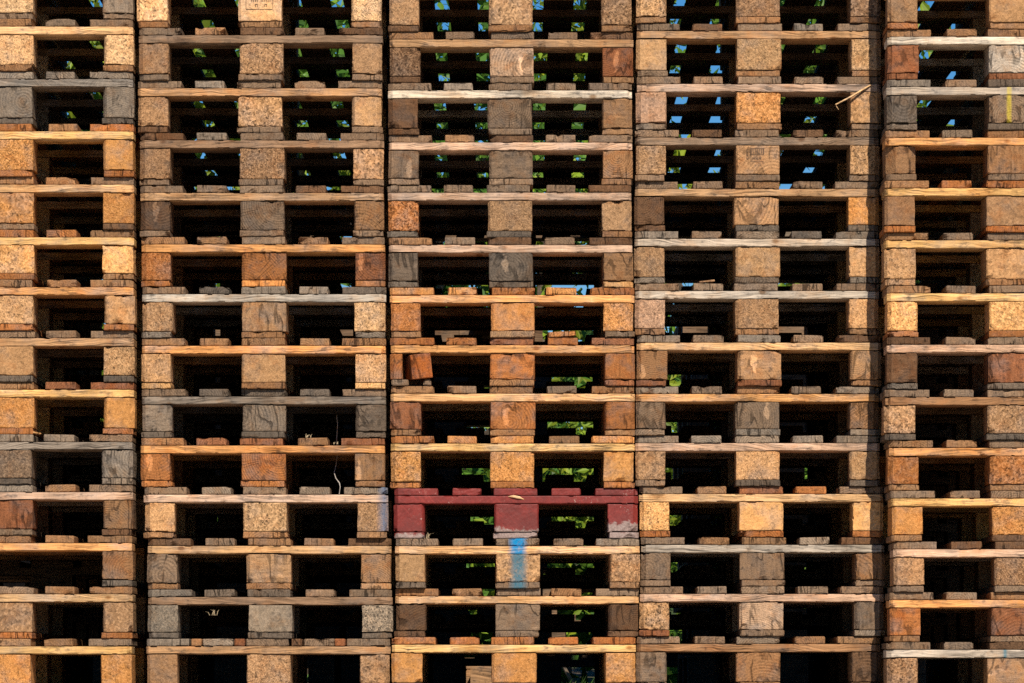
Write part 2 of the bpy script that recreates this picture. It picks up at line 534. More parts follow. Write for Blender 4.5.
# ------------------------------------------------------------------ the pallets as the photograph shows them
# per pallet: y of the top of the cross board, x of its corner, tone of cross board, tone of deck ends,
#             three blocks (c chip / s solid + tone), three base boards, what it looks like
C1 = [
    (-17.0, -112, 't', 'b', 'ct cT sg', 'g k k', 'tan pallet with a grey corner block'),
    (26.4, -112, 't', 'r', 'cT cT cT', 'b b b', 'tan pallet with smooth pale chipboard blocks'),
    (78.6, -112, 'g', 'g', 'sg sg sg', 'G G G', 'wholly grey weathered pallet with solid blocks'),
    (131.4, -111, 'y', 'O', 'cy cy cy', 'O O O', 'bright orange pallet with golden chipboard blocks'),
    (184.3, -111, 't', 'b', 'cy cy cy', 'k k d', 'golden pallet with paint spots on a deck board end'),
    (237.1, -111, 'y', 'O', 'cY cY cY', 'O O b', 'golden pallet with very smooth tan blocks'),
    (287.2, -111, 'o', 'b', 'ct ct ct', 'O O O', 'tan pallet with grainy blocks over orange base boards'),
    (338.0, -111, 'm', 'k', 'ct ct ct', 'G G G', 'brownish pallet with dark grey base boards'),
    (389.4, -111, 'y', 'r', 'cy cy cy', 'O O O', 'golden pallet with a dark knot in its cross board'),
    (442.0, -112, 'g', 'g', 'ck ck sg', 'g G g', 'grey pallet with a grey log-end corner block'),
    (492.0, -112, 'p', 'k', 'sr sr sb', 'k k d', 'pink-grained pallet with reddish brown blocks'),
    (543.0, -113, 'o', 'b', 'sb -- sb', 'G -- G', 'pallet with its middle block missing over a wide black opening'),
    (594.0, -112, 't', 'b', 'cb cm cm', 'O O O', 'tan pallet with brown chipboard blocks on orange base boards'),
    (646.3, -113, 'y', 'b', 'cy cy cy', 'k k b', 'golden pallet with grainy chipboard blocks near the ground'),
]
C2 = [
    (-16.5, 137.5, 'm', 'b', 'cT cT cT', 'b b b', 'tan pallet with a burned stamp on its middle block'),
    (35.1, 138.3, 'k', 'd', 'cm cm cm', 'k k k', 'brown pallet with a crumbling corner block'),
    (87.9, 137.3, 'm', 'k', 'cm ct ct', 'd k k', 'brown pallet with rough tan chipboard blocks'),
    (140.1, 139.4, 'k', 'k', 'cb cb cm', 'k k k', 'dull brown pallet with dark chipboard blocks'),
    (193.0, 139.6, 'm', 'k', 'sd sk sb', 'k k k', 'brown pallet with dark flecked solid blocks'),
    (244.3, 140.8, 'o', 'b', 'cO sO sr', 'O o O', 'orange pallet with orange-brown blocks and striped cross board'),
    (294.2, 141.8, 'w', 'g', 'cm sm ct', 'g b g', 'pallet with pale grey cross board above mixed brown blocks'),
    (345.7, 141.4, 'o', 'b', 'ct ct ct', 't b t', 'tan pallet with a cracked middle chipboard block'),
    (396.4, 141.4, 'g', 'G', 'sg sg sG', 'G G G', 'all grey pallet with a grained grey middle block'),
    (445.4, 140.3, 'o', 'r', 'sO sO sb', 'O O b', 'orange pallet with tree rings in its corner blocks'),
    (494.5, 143.4, 'p', 'g', 'ct ct cm', 'b b b', 'pallet with blue-grey paint on one corner block'),
    (545.7, 147.0, 't', 'k', 'sk sm sb', 'b b m', 'tan pallet with a pale log ring in one block'),
    (597.0, 148.0, 'k', 'G', 'cg cg cg', 'G G G', 'dark grey pallet with frosty flecked blocks'),
    (646.2, 146.0, 'm', 'k', 'cm cm cm', 'b b b', 'brown pallet with offcuts filling its deck gaps'),
]
C3 = [
    (-14.0, 388.3, 'm', 'b', 'cm cm cb', 'd b b', 'brown pallet with coarse chipboard blocks'),
    (39.0, 389.2, 'm', 'k', 'cd sp sr', 'd k b', 'pallet with pinkish sawn middle block beside red-brown one'),
    (90.2, 387.6, 'c', 'k', 'sd sk sb', 'd k b', 'pallet with a bright cream cross board'),
    (142.2, 388.2, 'p', 'k', 'sk sk sb', 'k k b', 'pallet with a deep split in its middle block'),
    (192.3, 387.2, 'p', 'k', 'cO cm cm', 'G G b', 'pale pink pallet with a broken orange corner block'),
    (244.8, 388.3, 'p', 'k', 'sG sG sb', 'G G t', 'pallet with two dark grey blocks and one patterned block'),
    (295.1, 389.8, 'o', 'o', 'cO co co', 'b m k', 'orange pallet with smooth orange-tan blocks'),
    (345.1, 390.2, 'o', 'O', 'sO sO sO', 'b b r', 'orange pallet with a shattered corner block'),
    (393.3, 391.0, 't', 'b', 'sr sO sO', 'b b b', 'light tan pallet with brown-orange knotted blocks'),
    (443.3, 391.4, 'y', 'o', 'cy cy cy', 'O O O', 'bright golden pallet with golden chipboard blocks'),
    (495.6, 394.0, 'R', 'R', 'R. R. R.', 'R R R', 'dark red painted pallet with paint worn off its lower corners'),
    (546.0, 395.0, 't', 'k', 'ct ct cm', 'G k b', 'tan pallet with a sprayed blue stripe on its middle block'),
    (596.0, 396.0, 't', 'b', 'sd sk sd', 'd k d', 'pallet with dark brown solid blocks'),
    (644.7, 392.7, 'y', 'O', 'cy cy cy', 'k k k', 'golden pallet with grainy golden blocks'),
]
C4 = [
    (-17.5, 636.0, 'm', 'k', 'ct cb cb', 'b b b', 'tan and brown pallet with grainy chipboard blocks'),
    (30.8, 636.5, 'm', 'k', 'ct ct ct', 'k b b', 'tan pallet with a scratched middle block'),
    (84.0, 638.0, 'p', 'k', 'cp co ct', 'g b k', 'pallet with a long splinter hanging from its cross board'),
    (137.2, 634.9, 'k', 'k', 'cm sm ct', 'k k k', 'brown-grey pallet with a stamped middle block'),
    (188.5, 635.8, 'm', 'b', 'sd sm cy', 'd G G', 'pallet with a dark grey block and a cracked brown-tan block'),
    (238.7, 635.6, 'w', 'g', 'cm ct ct', 'g G g', 'pallet with pale grey cross board above tan blocks'),
    (291.0, 638.2, 'w', 'k', 'cp cm ct', 'b b b', 'whitish pallet with splintered base boards'),
    (342.6, 638.6, 't', 'k', 'sb sm sm', 'r r b', 'bright tan pallet with solid ringed blocks'),
    (393.8, 639.2, 'o', 'k', 'sk sk sb', 'k g g', 'tan orange pallet with tree-ring patterned blocks'),
    (443.0, 639.4, 'p', 'g', 'cm ct ct', 'k G G', 'pinkish pallet with brown-tan grainy blocks on dark base boards'),
    (493.8, 641.2, 't', 'O', 'cY cY cY', 'O O O', 'pallet with bright golden chipboard blocks'),
    (544.7, 641.4, 'w', 'k', 'sk sk sb', 'k k k', 'grey topped pallet with dull log-end blocks'),
    (593.9, 641.8, 'p', 'k', 'ct sp sk', 'r k g', 'pallet with a pale pink cracked middle block'),
    (643.9, 639.2, 'b', 'k', 'sk sb sd', 'k b d', 'brown pallet with radially cracked blocks'),
]
C5 = [
    (-13.0, 887.6, 't', 'b', 'cm ct ct', 'O b b', 'tan pallet with speckled blocks on orange base boards'),
    (36.5, 887.4, 'c', 'b', 'sr sw sw', 'r r r', 'pallet with a red-brown block and a whitish block'),
    (87.0, 886.6, 'w', 'g', 'sG sk sk', 'G G G', 'grey pallet with a sprayed yellow stripe'),
    (137.6, 885.6, 'o', 'b', 'sb sb sb', 'k k k', 'pallet with a rounded log-end corner block'),
    (188.0, 884.6, 'y', 'O', 'cb cm cm', 'O O O', 'golden topped pallet with brown chipboard blocks'),
    (240.0, 884.8, 'y', 'b', 'ct ct ct', 'm b b', 'golden pallet with pale flecked chipboard blocks'),
    (293.0, 887.0, 'y', 'b', 'cY cY cY', 'O O O', 'golden yellow pallet with smooth golden blocks'),
    (344.7, 886.6, 'p', 'k', 'sd sr sr', 'G G G', 'pallet with a dark block and a cracked red-orange block'),
    (397.0, 885.2, 'b', 'k', 'cm cm cm', 'G G G', 'brown pallet with grey-tan blocks on dark grey base boards'),
    (447.7, 889.0, 'o', 'b', 'cO cO cO', 'b b b', 'tan orange pallet with orange-brown blocks'),
    (498.3, 890.8, 'y', 'k', 'cy cy cy', 'b d d', 'golden pallet with a dark wane in its cross board'),
    (549.2, 893.0, 'p', 'd', 'cm cb cb', 'k k k', 'pink-grey topped pallet with brown chipboard blocks'),
    (599.8, 889.6, 'o', 'b', 'sO sr sr', 'b k k', 'orange pallet with solid orange-brown blocks'),
    (649.7, 886.4, 'w', 'k', 'cb sm sm', 'b b b', 'pale grey topped pallet with a blue smudge'),
]
COLS = [C1, C2, C3, C4, C5]
DEPTH = [0.0, 0.012, 0.0, 0.008, -0.2]
# the landmark of each stack (its row) used to tell the pallets of that stack apart
MARK = [(11, 'the pallet missing a block'), (10, 'the pallet with blue-grey corner'), (10, 'the red pallet'),
        (2, 'the pallet with hanging splinter'), (2, 'the yellow-striped pallet')]
NUM = {1: 'one', 2: 'two', 3: 'three', 4: 'four', 5: 'five', 6: 'six', 7: 'seven', 8: 'eight', 9: 'nine', 10: 'ten', 11: 'eleven'}

PW, PD = 0.7925, 1.2
TB = 8.0 * K               # thickness of a cross board
TD = 7.6 * K               # of a deck board
TBASE = 6.4 * K            # of a base board
BX = [(0.0, 0.1), (0.3238, 0.4688), (0.6925, 0.7925)]
DX = [(0.0, 0.143), (0.1845, 0.2835), (0.3245, 0.468), (0.509, 0.608), (0.6495, 0.7925)]
SEED = [100]


def sd():
    SEED[0] += 1
    return SEED[0]


# shared meshes for what stands behind the front of a pallet
PLAIN_BLOCK = {}


def breaks(rj, w, h, p):
    """where a piece has lost a corner or an edge"""
    out = []
    while rj.random() < p and len(out) < 3:
        t = rj.random()
        if t < 0.6:
            out.append((rj.choice((-1, 1)) * w / 2, rj.choice((-1, -1, 1)) * h / 2, rj.uniform(0.012, 0.03), rj.uniform(0.006, 0.016)))
        else:
            out.append((rj.uniform(-0.5, 0.5) * w, rj.choice((-1, 1)) * h / 2, rj.uniform(0.01, 0.026), rj.uniform(0.005, 0.012)))
    return out


def plain_block(w, h):
    k = (round(w, 3), round(h, 3))
    if k not in PLAIN_BLOCK:
        PLAIN_BLOCK[k] = timber('plain_block', w, 0.145, h, (2, 2, 2), seed=sd())
    return PLAIN_BLOCK[k]


PLAIN_BOARD = timber('plain_cross_board', PW, 0.145, TB - 0.0006, (8, 2, 1), seed=sd())


def block_mat(spec):
    return {'c': M_CHIP, 's': M_SOLID}[spec[0]]


def make_pallet(ci, ri, root_loc, hblock, spec, special):
    """root at the middle of the pallet's underside, front edge at y = 0 of the root"""
    yst, xl, st, dk, blocks, bases, look = spec
    root = bpy.data.objects.new('wooden_pallet', None)
    root.empty_display_size = 0.1
    COL.objects.link(root)
    root.location = root_loc
    x0 = -PW / 2
    z_base = TBASE / 2
    z_blk = TBASE + hblock / 2
    z_str = TBASE + hblock + TB / 2
    z_deck = TBASE + hblock + TB + TD / 2
    red = st == 'R'
    rj = random.Random(ci * 100 + ri)
    chl, chr_ = rj.uniform(0.009, 0.017), rj.uniform(0.009, 0.017)
    bl = blocks.split()
    ba = bases.split()
    # base boards
    for b, (xa, xb) in enumerate(BX):
        if ba[b] == '--':
            continue
        if special == 'shatter' and b == 0:
            for xa_, xb_ in ((0.004, 0.060), (0.108, 0.132)):
                m = timber('base_board', xb_ - xa_, 0.2, TBASE - 0.0008, (4, 3, 2), seed=sd(), dent=0.02, wear=1.2)
                link('base_board', m, root, M_END, tone('k'), (x0 + (xa_ + xb_) / 2, 0.1 + 0.004, z_base))
            m = timber('base_board', 0.1, 0.95, TBASE - 0.0008, (3, 3, 2), seed=sd())
            link('base_board', m, root, M_END, tone('k'), (x0 + 0.05, 0.25 + 0.475, z_base))
            continue
        rec = rj.uniform(-0.001, 0.007)
        w = (xb - xa) - rj.uniform(0, 0.005)
        ch = (chl if b == 0 else 0, chr_ if b == 2 else 0)
        m = timber('base_board', w, PD, TBASE - 0.0008, (int(w / 0.009), 3, 3), e=0.0035, seed=sd(), wear=0.9, dent=0.016, ch=ch, rough=0.0014, brk=breaks(rj, w, TBASE, 0.35))
        mt = M_END
        col = tone(ba[b] if not red else 'g') if not red else (1, 1, 1)
        if special == 'blue' and b == 1:
            mt = mat_end(BLUE_BLOCK)
        if red:
            mt = mat_red((0.004,)) if b == 0 else mat_red((0.02,))
        link('base_board', m, root, mt, col, (x0 + (xa + xb) / 2 + rj.uniform(-0.003, 0.003), PD / 2 + rec, z_base))
    # blocks: the front row each with its own shape, the two rows behind shared
    for b, (xa, xb) in enumerate(BX):
        w = xb - xa
        for row, yc in enumerate((0.0725, 0.6, 1.1275)):
            if row == 0:
                if bl[b] == '--':
                    continue
                if special == 'shatter' and b == 0:
                    m = timber('block', 0.040, 0.145, hblock - 0.0008, (5, 3, 8), seed=sd(), dent=0.03, wear=1.2, ch=(chl, 0))
                    o = link('block', m, root, M_SOLID, tone('O'), (x0 + 0.020, yc + 0.003, z_blk))
                    continue
                rec = rj.uniform(-0.0005, 0.006)
                own = rj.uniform(0.003, 0.012) if rj.random() < 0.55 else 0
                own2 = rj.uniform(0.003, 0.010) if rj.random() < 0.4 else 0
                ch = (chl if b == 0 else own, chr_ if b == 2 else own2)
                if special == 'log' and b == 0:
                    ch = (0.03, 0.028)
                bigdent = 0.05 if special == 'crumble' and b == 2 else 0.03 if (special == 'brokenL' and b == 0) else 0.014
                ww = w - rj.uniform(0, 0.005)
                m = timber('block', ww, 0.145, hblock - 0.0008, (int(ww / 0.009), 3, int(hblock / 0.009)), e=0.0038, seed=sd(),
                           brk=breaks(rj, ww, hblock, 0.42 if special != 'crumble' else 0.9), ch=ch, wear=0.8, dent=bigdent, rough=0.0018 if bl[b][0] == 'c' else 0.0013)
                mt = block_mat(bl[b]) if not red else mat_red((-hblock / 2 + (0.030 if b == 2 else 0.010 if b == 1 else -0.03),))
                if special == 'blue' and b == 1:
                    mt = mat_chip(BLUE_BLOCK)
                if special == 'bluecorner' and b == 2:
                    mt = mat_chip(BLUE_CORNER)
                if special == 'yellow' and b == 1:
                    mt = mat_solid(YELLOW)
                o = link('block', m, root, mt, tone(bl[b][1], 1.0, CTONE if bl[b][0] == 'c' else None) if not red else (1, 1, 1),
                         (x0 + (xa + xb) / 2 + rj.uniform(-0.0025, 0.0025), yc + rec, z_blk))
                o.rotation_euler = (0, rj.uniform(-0.009, 0.009), rj.uniform(-0.03, 0.03))
                if special == 'stamp1' and b == 1:
                    stamp(o, -0.0725 - 0.001, 1)
                if special == 'stamp2' and b == 1:
                    stamp(o, -0.0725 - 0.001, 2)
            else:
                if bl[b] == '--':
                    continue
                c = bl[b] if not red else 'cm'
                link('block', plain_block(w, hblock - 0.0008), root, M_CHIP, tone(c[1]), (x0 + (xa + xb) / 2, yc, z_blk))
                # shared meshes carry the material of the first user; solid ones look the same in the shade
    # cross boards
    for row, yc in enumerate((0.0725, 0.6, 1.1275)):
        if row == 0:
            m = timber('cross_board', PW - rj.uniform(0, 0.004), 0.145, TB - 0.0006, (110, 3, 4), e=0.003, seed=sd(), wear=0.75,
                       ch=(chl, chr_), rough=0.0005, dent=0.010 if rj.random() < 0.6 else 0.022, brk=breaks(rj, PW, TB, 0.45), wane=rj.choice((0, 0, 0.008, 0.014, 0.022)))
            mt = M_LONG
            if red:
                mt = mat_red(None)
            if special == 'blue':
                mt = mat_long(BLUE_BOARD)
            if special == 'bluecorner':
                mt = mat_long(BLUE_CORNER)
            if special == 'yellow':
                mt = mat_long(YELLOW)
            if special == 'smudge':
                mt = mat_long(SMUDGE)
            link('cross_board', m, root, mt, tone(st, 1.0, LTONE) if not red else (1, 1, 1), (0, yc, z_str))
        else:
            link('cross_board', PLAIN_BOARD, root, M_LONG, tone(st if not red else 'b', 0.9), (0, yc, z_str))
    # deck boards
    for b, (xa, xb) in enumerate(DX):
        w = xb - xa - rj.uniform(0, 0.006)
        rec = rj.uniform(-0.001, 0.012)
        tilt = 0.0
        ch = (chl if b == 0 else 0, chr_ if b == 4 else 0)
        hh = TD - 0.0006
        m = timber('deck_board', w, PD, hh, (int(w / 0.009), 4, 3), e=0.0035, seed=sd(), wear=0.9,
                   dent=0.018, ch=ch, rough=0.0014, brk=breaks(rj, w, hh, 0.35))
        tn = dk
        if not red:
            if rj.random() < 0.35:
                tn = rj.choice({'b': 'kk', 'k': 'bgd', 'g': 'kG', 'd': 'kb', 'r': 'bk', 'O': 'rbk', 'o': 'Ob', 'G': 'gk'}[dk])
            if special == 'bluecorner' and b == 4:
                tn = 'g'
        mt = M_END
        if red:
            mt = mat_red(None)
        if special == 'blue' and b == 2:
            mt = mat_end(BLUE_BOARD)
        if special == 'bluecorner' and b == 4:
            mt = mat_end(BLUE_CORNER)
        jx = rj.uniform(-0.005, 0.005) if 0 < b < 4 else 0
        link('deck_board', m, root, mt, tone(tn) if not red else (1, 1, 1), (x0 + (xa + xb) / 2 + jx, PD / 2 + rec, z_deck))
        if 0 < b < 4:
            COL.objects[-1].rotation_euler.y = rj.uniform(-0.022, 0.022)
        if special == 'filled' and b < 4:
            xg = (xb + DX[b + 1][0]) / 2
            m = timber('offcut', 0.034, 0.3, TD - 0.001, (4, 3, 3), seed=sd(), wear=1.1)
            link('offcut', m, root, M_END, tone(rj.choice('bdr')), (x0 + xg, 0.15 + rj.uniform(0, 0.01), z_deck))
    return root


def stamp(block, y, which):
    """burned-in mark: dark strokes a hair proud of the block face"""
    strokes = []
    if which == 1:     # framed field with two rows of small characters
        strokes += [(-0.045, 0.030, 0.0016, 0.075), (-0.002, -0.010, 0.086, 0.0016), (0.042, 0.030, 0.0016, 0.075)]
        for zr in (0.036, 0.019, 0.003):
            for xg in (-0.026, -0.014, 0.004, 0.016, 0.027):
                if zr < 0.01 and xg not in (-0.014, 0.016):
                    continue
                strokes += [(xg, zr, 0.0022, 0.009), (xg + 0.004, zr + 0.0035, 0.006, 0.002), (xg + 0.0055, zr - 0.001, 0.002, 0.007)]
    else:              # upright bars, small block of letters under them, sideways letters beside
        for i in range(7):
            strokes.append((-0.022 + i * 0.0066, 0.027, 0.0026 if i % 3 else 0.004, 0.017 - 0.002 * (i % 2)))
        strokes += [(-0.002, 0.037, 0.048, 0.0018), (-0.004, 0.017, 0.046, 0.0014)]
        for xg in (-0.016, -0.006, 0.004):
            strokes += [(xg, 0.004, 0.0024, 0.009), (xg + 0.005, 0.004, 0.002, 0.009), (xg + 0.0025, 0.0045, 0.005, 0.0018)]
        strokes.append((-0.002, -0.006, 0.042, 0.0014))
        for zr in (0.026, 0.014, 0.003):
            strokes += [(-0.034, zr, 0.006, 0.0024), (-0.036, zr + 0.004, 0.002, 0.006)]
    v, f = [], []
    for (cx, cz, w, h) in strokes:
        b = len(v)
        for dy in (0.0, 0.0022):
            v += [(cx - w / 2, y + dy, cz - h / 2), (cx + w / 2, y + dy, cz - h / 2), (cx + w / 2, y + dy, cz + h / 2), (cx - w / 2, y + dy, cz + h / 2)]
        f += [(b, b + 1, b + 2, b + 3), (b + 4, b + 7, b + 6, b + 5), (b, b + 4, b + 5, b + 1), (b + 1, b + 5, b + 6, b + 2), (b + 2, b + 6, b + 7, b + 3), (b + 3, b + 7, b + 4, b)]
    m = bpy.data.meshes.new('burned_stamp')
    m.from_pydata(v, [], f)
    o = link('burned_stamp', m, block, M_BURN)
    o['label'] = 'small dark burned stamp with a frame and characters'


M_BURN = mat_plain('burned_wood', (0.10, 0.062, 0.04), 0.5, 300)
bx = lambda px: (px - 512) * K
bz = lambda py: ZC + (HZ - py) * K
BLUE_BOARD = ((0.0, 0.20, 0.44), bx(517.8), 0.033, 0.019, bz(560), bz(530), 0.95)
BLUE_BLOCK = ((0.035, 0.14, 0.20), bx(518.3), 0.034, 0.022, bz(596), bz(530), 0.86)
BLUE_CORNER = ((0.10, 0.15, 0.24), bx(384), 0.026, 0.024, bz(542), bz(480), 0.75)
YELLOW = ((0.55, 0.42, 0.03), (1009 - 512) * K * 15.3 / 15.5, 0.010, 0.006, bz(140), bz(80), 0.62)
SMUDGE = ((0.03, 0.16, 0.22), (1005 - 512) * K * 15.3 / 15.5, 0.009, 0.008, bz(670), bz(640), 0.8)

SPECIAL = {(1, 0): 'stamp1', (1, 1): 'crumble', (1, 10): 'bluecorner', (1, 13): 'filled', (2, 4): 'brokenL', (2, 7): 'shatter',
           (2, 11): 'blue', (3, 3): 'stamp2', (4, 2): 'yellow', (4, 3): 'log', (4, 13): 'smudge', (0, 11): 'gap'}

ROOTS = {}
GROUND_Z = [0.0] * 5
left_edges = {}
for ci in (4, 3, 2, 1, 0):
    rows = COLS[ci]
    y0 = DEPTH[ci]
    f = (D + y0) / D
    tops = [ZC + (HZ - r[0]) * K * f for r in rows]      # top of the cross board, metres
    for ri, spec in enumerate(rows):
        ztop = tops[ri]
        if ri + 1 < len(rows):
            zbot = tops[ri + 1] + TD                      # stands on the deck below
        else:
            zbot = ztop - 44.5 * K
            GROUND_Z[ci] = zbot
        hb = ztop - TB - zbot - TBASE
        X = (spec[1] - 512) * K * f
        if ci < 4:
            lim = min([left_edges[ci + 1, q] for q in range(14) if abs((HZ - COLS[ci + 1][q][0]) * (D + DEPTH[ci + 1]) / D - (HZ - spec[0]) * f) < 46])
            X = min(X, lim - PW - 0.001)
        left_edges[ci, ri] = X
        rj = random.Random(900 + ci * 40 + ri)
        y = y0 + rj.uniform(-0.007, 0.007)
        sp = SPECIAL.get((ci, ri), '')
        o = make_pallet(ci, ri, (X + PW / 2, y, zbot), hb, spec, sp)
        mr, mn = MARK[ci]
        d = mr - ri
        look = spec[6]
        if d == 0:
            lab = look
        elif d == 1:
            lab = f'{look}, directly above {mn}'
        elif d == -1:
            lab = f'{look}, directly below {mn}'
        elif d > 0:
            lab = f'{look}, {NUM[d]} above {mn}'
        else:
            lab = f'{look}, {NUM[-d]} below {mn}'
        if len(lab.split()) > 16:
            for a_, b_ in (('the pallet missing a block', 'one missing a block'), ('the pallet with hanging splinter', 'the splintered pallet'), ('the pallet with blue-grey corner', 'the blue-cornered pallet'), (' over a wide', ' over')):
                lab = lab.replace(a_, b_)
            if len(lab.split()) > 16:
                print('LONG LABEL', len(lab.split()), lab)
        tag(o, lab, 'pallet', 'pallets in the sunlit front row of stacks')
        ROOTS[ci, ri] = (o, hb, zbot, X, y)

# ------------------------------------------------------------------ second row of stacks behind, in the shade
REAR_MESH = {}


def rear_pallet_mesh(seed):
    """whole pallet as one mesh: far back and dim, no part of it can be told apart"""
    rj = random.Random(seed)
    pieces = []
    hb = 50.3 * K - TB - TD - TBASE
    for (xa, xb) in BX:
        pieces.append((xa, xb, 0, PD, 0, TBASE))
        for yc in (0.0725, 0.6, 1.1275):
            pieces.append((xa, xb, yc - 0.0725, yc + 0.0725, TBASE + 0.0004, TBASE + hb))
    for yc in (0.0725, 0.6, 1.1275):
        pieces.append((0, PW, yc - 0.0725, yc + 0.0725, TBASE + hb + 0.0004, TBASE + hb + TB))
    for (xa, xb) in DX:
        j = rj.uniform(-0.006, 0.006) if 0.1 < xa < 0.6 else 0
        pieces.append((xa + j, xb + j, rj.uniform(-0.005, 0.01), PD, TBASE + hb + TB + 0.0004, TBASE + hb + TB + TD - 0.0006))
    v, fc = [], []
    for (xa, xb, ya, yb, za, zb) in pieces:
        b = len(v)
        v += [(x - PW / 2, y, z) for z in (za, zb) for x, y in ((xa, ya), (xb, ya), (xb, yb), (xa, yb))]
        fc += [(b, b + 3, b + 2, b + 1), (b + 4, b + 5, b + 6, b + 7), (b, b + 1, b + 5, b + 4), (b + 1, b + 2, b + 6, b + 5), (b + 2, b + 3, b + 7, b + 6), (b + 3, b, b + 4, b + 7)]
    m = bpy.data.meshes.new('shaded_pallet')
    m.from_pydata(v, [], fc)
    m.update()
    m.materials.append(M_LONG)
    return m


REARS = [rear_pallet_mesh(s) for s in range(4)]
REAR_H = 50.3 * K
LIFT = [40, 39, 31, 33, 40]          # pixels the rear stacks are raised: they stand on timber bearers
M_BEARER = M_LONG
for ci in range(5):
    dx, yb = (0.008, -0.012, 0.004, 0.008, -0.008)[ci], (1.27, 1.26, 1.25, 1.27, 1.16)[ci]
    rj = random.Random(50 + ci)
    lift = LIFT[ci] * K
    X = sum(ROOTS[ci, q][3] for q in range(3, 14)) / 11.0
    for b in range(3):
        m = timber('timber_bearer', 0.09, PD - 0.02, lift - 0.003, (3, 4, 3), seed=sd())
        o = link('timber_bearer', m, None, M_LONG, tone('k'), (X + dx + (BX[b][0] + BX[b][1]) / 2, yb + PD / 2, GROUND_Z[ci] + lift / 2 - 0.002))
        tag(o, 'brown timber bearer on the ground under the shaded row of stacks', 'timber bearer', 'timber bearers under the shaded stacks')
    for i in range(11 if ci in (0, 4) else 10):
        z = GROUND_Z[ci] + i * REAR_H + lift
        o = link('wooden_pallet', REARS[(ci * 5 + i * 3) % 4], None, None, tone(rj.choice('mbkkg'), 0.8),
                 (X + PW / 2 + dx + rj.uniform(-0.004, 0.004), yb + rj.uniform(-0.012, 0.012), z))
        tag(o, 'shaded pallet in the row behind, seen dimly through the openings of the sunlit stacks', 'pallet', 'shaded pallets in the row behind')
    # the stacks go on above the upper edge of the picture
    fo, hb, zb, Xf, yf = ROOTS[ci, 0]
    ztop = zb + TBASE + hb + TB + TD
    for i in range(2):
        o = link('wooden_pallet', REARS[(ci + i) % 4], None, None, tone('m'), (Xf + PW / 2 + rj.uniform(-0.004, 0.004), yf, ztop + 0.0005 + i * REAR_H))
        tag(o, 'weathered wooden pallet at the very top of the sunlit front stacks', 'pallet', 'pallets topping the front stacks')

# ------------------------------------------------------------------ loose things in and on the stacks
# block piece twisted loose in the shattered pallet
fo, hb, zb, X, y = ROOTS[2, 7]
m = timber('loose_block', 0.066, 0.12, 0.080, (8, 4, 9), e=0.003, seed=sd(), ch=(0.012, 0), dent=0.012, wear=0.8)
o = link('loose_block', m, None, M_SOLID, shade((172, 96, 46)), (W(418, 0).x, y + 0.045, zb + TBASE + 0.0425))
o.rotation_euler = (0, -0.10, 0.22)
tag(o, 'orange split wood block twisted loose inside the shattered corner of an orange pallet', 'wood block')

# dry stem standing in the gap between deck boards
pts = [W(339.2, 494.2, 0.03), W(340.2, 487, 0.035), W(339.4, 483, 0.04), W(336.0, 478.5, 0.06), W(334.2, 473, 0.09), W(336.0, 465, 0.125),
       W(337.2, 456.5, 0.163), W(336.4, 446, 0.166), W(336.9, 436, 0.16), W(337.6, 424, 0.15), W(336.6, 415, 0.14)]
m = tube('dry_stem', pts, [0.0012, 0.0013, 0.0018, 0.0013, 0.0014, 0.0015, 0.0013, 0.0016, 0.0013, 0.0012, 0.0006])
o = link('dry_stem', m, None, mat_plain('dry_stem', (0.36, 0.32, 0.28), 0.35))
tag(o, 'thin crooked pale dry stem rising between grey and orange pallets', 'dry stem')

# the long splinter torn from a cross board (part of its pallet)
fo, hb, zb, X, y = ROOTS[3, 2]
sp_pts = [W(871.5, 84.5, y - 0.004), W(862, 90.0, y - 0.012), W(850, 97.2, y - 0.022), W(835.6, 104.6, y - 0.034), W(837.0, 107.2, y - 0.033), W(838.6, 109.6, y - 0.03)]
inv = fo.location
m = tube('splinter', [p - inv for p in sp_pts], [0.0028, 0.0036, 0.0034, 0.0026, 0.0014, 0.0007], 5)
link('splinter', m, fo, M_LONG, shade((226, 182, 132)))

# pale chip torn out of the red cross board
fo, hb, zb, X, y = ROOTS[2, 10]
inv = fo.location
m = tube('splinter', [W(508.2, 496.6, y - 0.001) - inv, W(513, 496.4, y - 0.003) - inv, W(519, 497.6, y - 0.003) - inv, W(524.0, 499.4, y - 0.001) - inv], [0.001, 0.0045, 0.0045, 0.0008], 6)
link('splinter', m, fo, M_LONG, shade((236, 190, 140)))


def chip(px, py, w, h, col, tilt, label, ci, ri, cat='wood chip', name='wood_chip'):
    fo, hb, zb, X, y = ROOTS[ci, ri]
    p = W(px, py, DEPTH[ci] + 0.03)
    m = timber(name, w, 0.05, h, (5, 3, 3), e=0.002, seed=sd(), wear=1.2, dent=0.02)
    o = link(name, m, None, M_END, shade(col), None)
    o.location = p
    o.rotation_euler = (0, tilt, 0.1)
    tag(o, label, cat)


def deck_top(ci, ri):
    return HZ - (ROOTS[ci, ri][2] + TBASE + ROOTS[ci, ri][1] + TB + TD - ZC) / K


